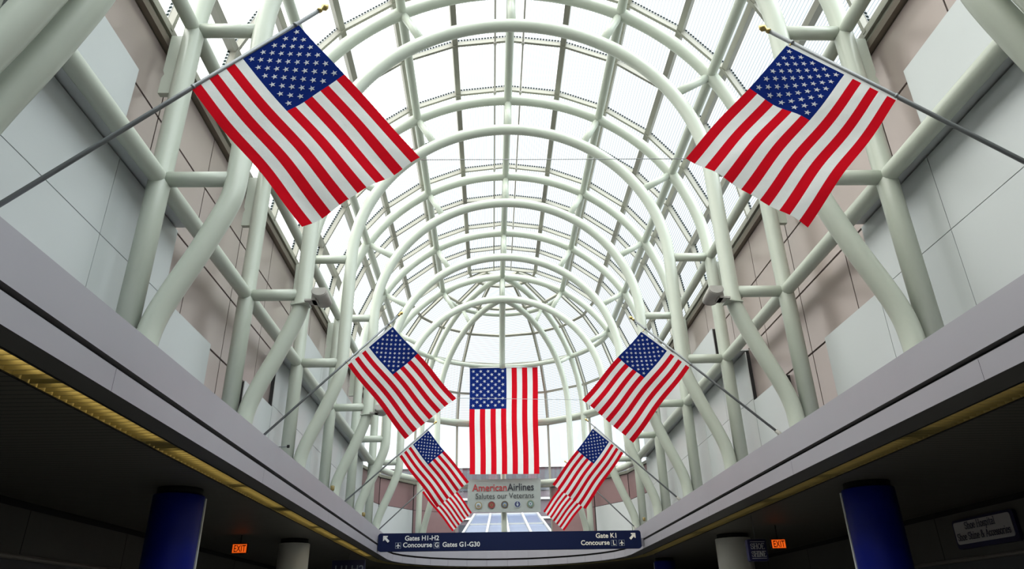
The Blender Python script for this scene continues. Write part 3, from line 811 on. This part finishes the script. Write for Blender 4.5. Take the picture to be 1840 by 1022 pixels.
def arrow(px, py, s, m):
    c = Vector((sx(px), SY - .014, sz(px, py))); E = exs * s; b = MB(); w = .028
    t = c + E * .10 + eys * .10
    b.face([t, t - E * .17, t - E * .15 - eys * .05, t - E * .05 - eys * .05], m)
    b.face([t, t - E * .05 - eys * .05, t - E * .05 - eys * .15, t - eys * .17], m)
    q = c - E * .10 - eys * .10; k = Vector(E - eys) * w
    b.face([q + k, t - E * .06 - eys * .06 + k, t - E * .06 - eys * .06 - k, q - k], m); b.build('arrow', root)
arrow(694, 967, -1, 'sign_letter'); arrow(1136, 964.5, 1, 'sign_letter_bright')
b = MB(); b.box((LE, SY + .18, 2.36), (RE, SY + .30, 2.62), 'fascia'); b.build('support_beam', root)

# ------------------------------------------------------------------ floodlights on the arch legs
def floodlight(x, y, z, s, label):
    root = thing('floodlight', label, 'floodlight', (x, y, z), 'grey floodlights on the arch legs')
    prof = [(-.13, .075), (.13, .075)] + [(.15 * math.cos(math.radians(t)) * 1.0, -.09 * math.sin(math.radians(t)) - .0) for t in range(0, 181, 15)]
    prof = [(-.15, .02), (-.13, .07), (-.10, .085), (.10, .085), (.13, .07), (.15, .02)] + [(.15 * math.cos(math.radians(t)), -.095 * math.sin(math.radians(t))) for t in range(10, 180, 10)]
    b = MB(); b.prism(prof, (x, y - .22, z + .02), (x, y + .26, z - .02), (1, 0, 0), (0, 0, 1), 'floodlight_grey', True); b.build('housing', root)
    b = MB(); b.prism([(a * .86, c * .86) for a, c in prof], (x, y - .235, z + .02), (x, y - .22, z + .02), (1, 0, 0), (0, 0, 1), 'floodlight_grey'); b.build('end_cap', root)
    b = MB(); b.box((x - s * -.06, y - .10, z - .11), (x + s * .30, y + .12, z - .075), 'floodlight_grey'); b.box((x + s * .08, y - .13, z - .11), (x + s * .16, y + .15, z + .03), 'floodlight_grey'); b.build('yoke', root)
    b = MB(); b.prism([(0, -.14), (.36, -.05), (.36, .05), (0, .16)], (x + s * .24, y + .1, z - .12), (x + s * .24, y + .1, z - .10), (s, 0, 0), (0, 1, 0), 'white_paint'); b.build('mounting_plate', root)
floodlight(-3.84, 12.45, 5.74, -1, 'grey floodlight on a left arch leg beside the first flag')
floodlight(3.80, 12.45, 5.72, 1, 'grey floodlight on a right arch leg below the first flag')
floodlight(-3.84, 20.45, 5.74, -1, 'grey floodlight on a left arch leg behind the second flag')
floodlight(3.80, 20.45, 5.72, 1, 'grey floodlight on a right arch leg behind the second flag')
# small uplights at the edge of the ledge
for x, y, lab in ((-4.78, 19.2, 'small capped uplight on the left ledge, first before the third flag pole'), (-4.78, 24.2, 'small capped uplight on the left ledge beyond the third flag pole'), (4.98, 26.7, 'small capped uplight on the right ledge at the end of the navy sign')):
    root = thing('uplight', lab, 'uplight', (x, y, ZL), 'small uplights on the ledge')
    b = MB(); b.lathe([(.02, 0), (.02, .16)], (x, y, ZL), 'floodlight_grey', 10); b.build('stem', root)
    b = MB(); b.lathe([(.045, .16), (.055, .20), (.055, .28), (.03, .29)], (x, y, ZL), 'seal_gold', 14); b.build('cap', root)
b = MB(); b.tube([(-4.75, 13.48, 3.09), (-4.42, 13.42, 3.09)], .010, 'pole_grey', 8); b.tube([(-4.44, 13.42, 3.09), (-4.40, 13.42, 3.09)], .03, 'black_collar', 10)
tag(b.build('pole_socket'), 'small dark rod sticking out over the left ledge below the second flag pole', 'rod')

# ------------------------------------------------------------------ concourse: columns, lamps, signs
def column(x, y, r, blue, label):
    root = thing('column', label, 'column', (x, y, -H), 'round columns under the side ceilings')
    m = 'column_blue' if blue else 'column_white'
    b = MB(); b.lathe([(r, -H), (r, 2.14), (r - .01, 2.16)], (x, y, 0), m, 40); b.build('shaft', root)
    b = MB(); b.lathe([(r * .88, 2.16), (r * .88, ZB)], (x, y, 0), 'black_collar', 32); b.build('collar', root)
    if blue:
        s = -1 if x > 0 else 1
        A = math.radians(14) if s > 0 else math.radians(161)
        cx, cy = x + (r + .005) * math.cos(A), y + (r + .005) * math.sin(A)
        b = MB(); b.box((cx - .022, cy - .022, -H), (cx + .022, cy + .022, 2.12), 'trim_white'); b.build('edge_strip', root)
column(-6.15, 13.1, .43, True, 'blue round column with a pale edge strip under the left ceiling')
column(6.60, 13.65, .47, True, 'blue round column with a pale edge strip beside the shoe shop sign')
column(-6.22, 21.5, .43, False, 'white round column with a black collar under the left ceiling')
column(6.72, 22.4, .52, False, 'white round column with a black collar beside the hanging square sign')
column(6.55, 31.0, .42, True, 'dark blue column furthest back under the right ceiling')
def lamp(l0, l1, x_in, x_out, s, label):
    root = thing('louvre_light', label, 'ceiling light', ((x_in + x_out) / 2, 10, ZB), 'louvred light strips along the ceiling edge')
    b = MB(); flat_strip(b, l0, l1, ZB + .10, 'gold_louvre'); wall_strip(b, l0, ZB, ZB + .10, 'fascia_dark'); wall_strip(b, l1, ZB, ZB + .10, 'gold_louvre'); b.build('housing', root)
    b = MB(); y = Y0 + .3
    while y < 28.9:
        xa, xb = sorted((x_in, x_out)); b.box((xa + .014, y, ZB + .005), (xb - .014, y + .012, ZB + .055), 'gold_louvre'); y += .14
    b.build('louvre_blades', root)
    b = MB()
    for q in (x_in, x_out): b.box((q - .012, Y0 + .3, ZB - .008), (q + .012, 28.9, ZB + .004), 'slot_black')
    b.build('edge_trim', root)
    b = MB(); xm = (x_in + x_out) / 2
    for y0 in range(-8, 28, 3):
        b.box((xm - .05, y0, ZB + .085), (xm + .05, y0 + (2.4 if y0 % 2 else 2.7), ZB + .098), 'lamp_warm' if s < 0 else 'lamp_dim')
    b.build('lamp_tubes', root)
h = len(eg0) // 2
lamp(eg0[:h + 1], eg1[:h + 1], LE - .315, LE - .695, -1, 'gold louvred light strip along the left ceiling edge')
lamp(eg0[h:], eg1[h:], RE + .465, RE + .905, 1, 'dim louvred light strip along the right ceiling edge')

def exit_sign(x, y, z, label):
    root = thing('exit_sign', label, 'exit sign', (x, y, z), 'lit exit signs')
    w, hh = .21, .135
    b = MB(); b.box((x - w, y, z - hh), (x + w, y + .09, z + hh), 'exit_housing'); b.build('housing', root)
    b = MB(); b.box((x - w + .025, y - .006, z - hh + .025), (x + w - .025, y, z + hh - .03), 'exit_glow'); b.build('lit_face', root)
    b = MB(); put_text(b, 'EXIT', .24, (x - .155, y - .010, z - .085), (1, 0, 0), (0, 0, 1), 'exit_letter', bold=.01, fit=.31); b.build('lettering', root)
    b = MB(); b.tube([(x, y + .045, z + hh), (x, y + .045, ZB)], .015, 'exit_housing', 8); b.build('stem', root)
exit_sign(-7.33, 20.2, 1.94, 'lit orange exit sign hanging beyond the blue column on the left')
exit_sign(7.25, 20.2, 1.79, 'lit orange exit sign hanging beside the square navy sign')

def plate(root, name, x0, x1, z0, z1, y, d, m, r=.03):
    b = MB(); b.prism(rrect((x1 - x0) / 2, (z1 - z0) / 2, r), ((x0 + x1) / 2, y, (z0 + z1) / 2), ((x0 + x1) / 2, y + d, (z0 + z1) / 2), (1, 0, 0), (0, 0, 1), m); return b.build(name, root)
root = thing('sign', 'square navy hanging sign with white shoe shine lettering', 'sign', (5.86, 18, 1.46))
plate(root, 'board', 5.63, 6.09, 1.21, 1.71, 18, .16, 'shop_navy')
for t, z in (('SHOE', 1.485), ('SHINE', 1.31)):
    b = MB(); serif_text(b, t, .125, (5.69, 17.99, z), Vector((1, 0, 0)), Vector((0, 0, 1)), 'sign_letter', .345 if t == 'SHOE' else .36); b.build('lettering', root)
b = MB()
for z in (1.645, 1.268): b.box((5.69, 17.988, z), (6.05, 17.995, z + .010), 'sign_letter')
b.build('rule', root)
b = MB(); b.tube([(5.86, 18.08, 1.7), (5.86, 18.08, ZB)], .008, 'pole_grey', 8); b.build('hanging_rod', root)

root = thing('sign', 'white shop sign in a navy frame on the right concourse wall', 'sign', (XWR, 16.5, 1.68))
X = XWR - .02
b = MB(); b.prism(rrect(1.10, .325, .09), (XWR, 16.52, 1.665), (X - .06, 16.52, 1.665), (0, 1, 0), (0, 0, 1), 'shop_navy'); b.build('frame', root)
b = MB(); b.prism(rrect(1.02, .245, .07), (X - .06, 16.54, 1.69), (X - .075, 16.54, 1.69), (0, 1, 0), (0, 0, 1), 'shop_white'); b.build('face', root)
exr, eyr = Vector((0, -1, 0)), Vector((0, 0, 1))
b = MB(); serif_text(b, 'Shoe Hospital', .155, (X - .082, 17.13, 1.755), exr, eyr, 'shop_navy', 1.10); b.build('lettering', root)
b = MB(); serif_text(b, 'Shoe Shine & Accessories', .155, (X - .082, 17.50, 1.525), exr, eyr, 'shop_navy', 1.90); b.build('lettering', root)

root = thing('sign', 'dark hanging gate number sign at the bottom left of the navy sign', 'sign', (-5.4, 26, 1.8))
plate(root, 'board', -6.05, -4.93, 1.60, 2.05, 26, .12, 'shop_navy', .03)
b = MB(); put_text(b, 'H1', .36, (-5.96, 25.985, 1.63), (1, 0, 0), (0, 0, 1), 'sign_outline', bold=.01, fit=.40); b.build('lettering', root)
b = MB(); put_text(b, 'H2', .36, (-5.40, 25.985, 1.63), (1, 0, 0), (0, 0, 1), 'sign_outline', bold=.01, fit=.42); b.build('lettering', root)
b = MB(); b.tube([(-5.49, 26.06, 2.05), (-5.49, 26.06, ZB)], .012, 'pole_grey', 8); b.build('hanging_rod', root)

# ------------------------------------------------------------------ outside the end windows
b = MB(); b.box((-30, YA + 6.5, 2.6), (30, 75, 3.0), 'ext_roof'); b.build('exterior_roof', None, 'structure')
root = thing('building', 'mauve and grey building with window bands outside behind the banner', 'building', (2, 55, 3))
b = MB(); b.box((-22, 55, 3), (26, 62, 10.85), 'ext_wall'); b.build('wall', root)
for z0, z1 in ((3.3, 4.6), (5.2, 6.6), (9.05, 10.55)):
    for k in range(16):
        x = -21 + k * 3
        b = MB(); b.box((x, 54.9, z0), (x + 2.2, 55.05, z1), 'ext_pane'); w_ = b.build('window', root)
for z in (8.35, 6.95, 10.75):
    b = MB(); b.box((-22, 54.8, z), (26, 55, z + .16), 'ext_white'); b.build('ledge', root)
root = thing('glass_canopy', 'sloping blue glass roof outside, seen between the banner and the navy sign', 'glass roof', (.3, 37, 3.8))
cq = lambda t, s_: Vector((-2.05 + 4.5 * t + (0.45 * s_ if t < .5 else -.2 * s_) * abs(1 - 2 * t), 37 + 8 * s_, 3.95 + 2.05 * s_))
b = MB(); b.face([cq(0, 0), cq(1, 0), cq(1, 1), cq(0, 1)], 'ext_glass'); b.face([cq(0, 0), cq(0, 1), (-2.0, 45, 3), (-2.2, 37, 3)], 'ext_glass'); b.face([cq(1, 0), (2.5, 37, 3), (2.3, 45, 3), cq(1, 1)], 'ext_glass')
b.face([(-2.2, 37, 3), (2.5, 37, 3), cq(1, 0), cq(0, 0)], 'ext_glass'); b.build('glazing', root)
for t in (0.0, .27, .52, .77, 1.0):
    b = MB(); b.bar(cq(t, 0) + Vector((0, 0, .03)), cq(t, 1) + Vector((0, 0, .03)), .12, .1, 'ext_white'); b.build('bar', root)
for s_ in (.0, .45, 1.0):
    b = MB(); b.bar(cq(0, s_) + Vector((0, 0, .03)), cq(1, s_) + Vector((0, 0, .03)), .08, .08, 'ext_white'); b.build('bar', root)

for o in bpy.data.objects:
    if 'base' in o: del o['base']
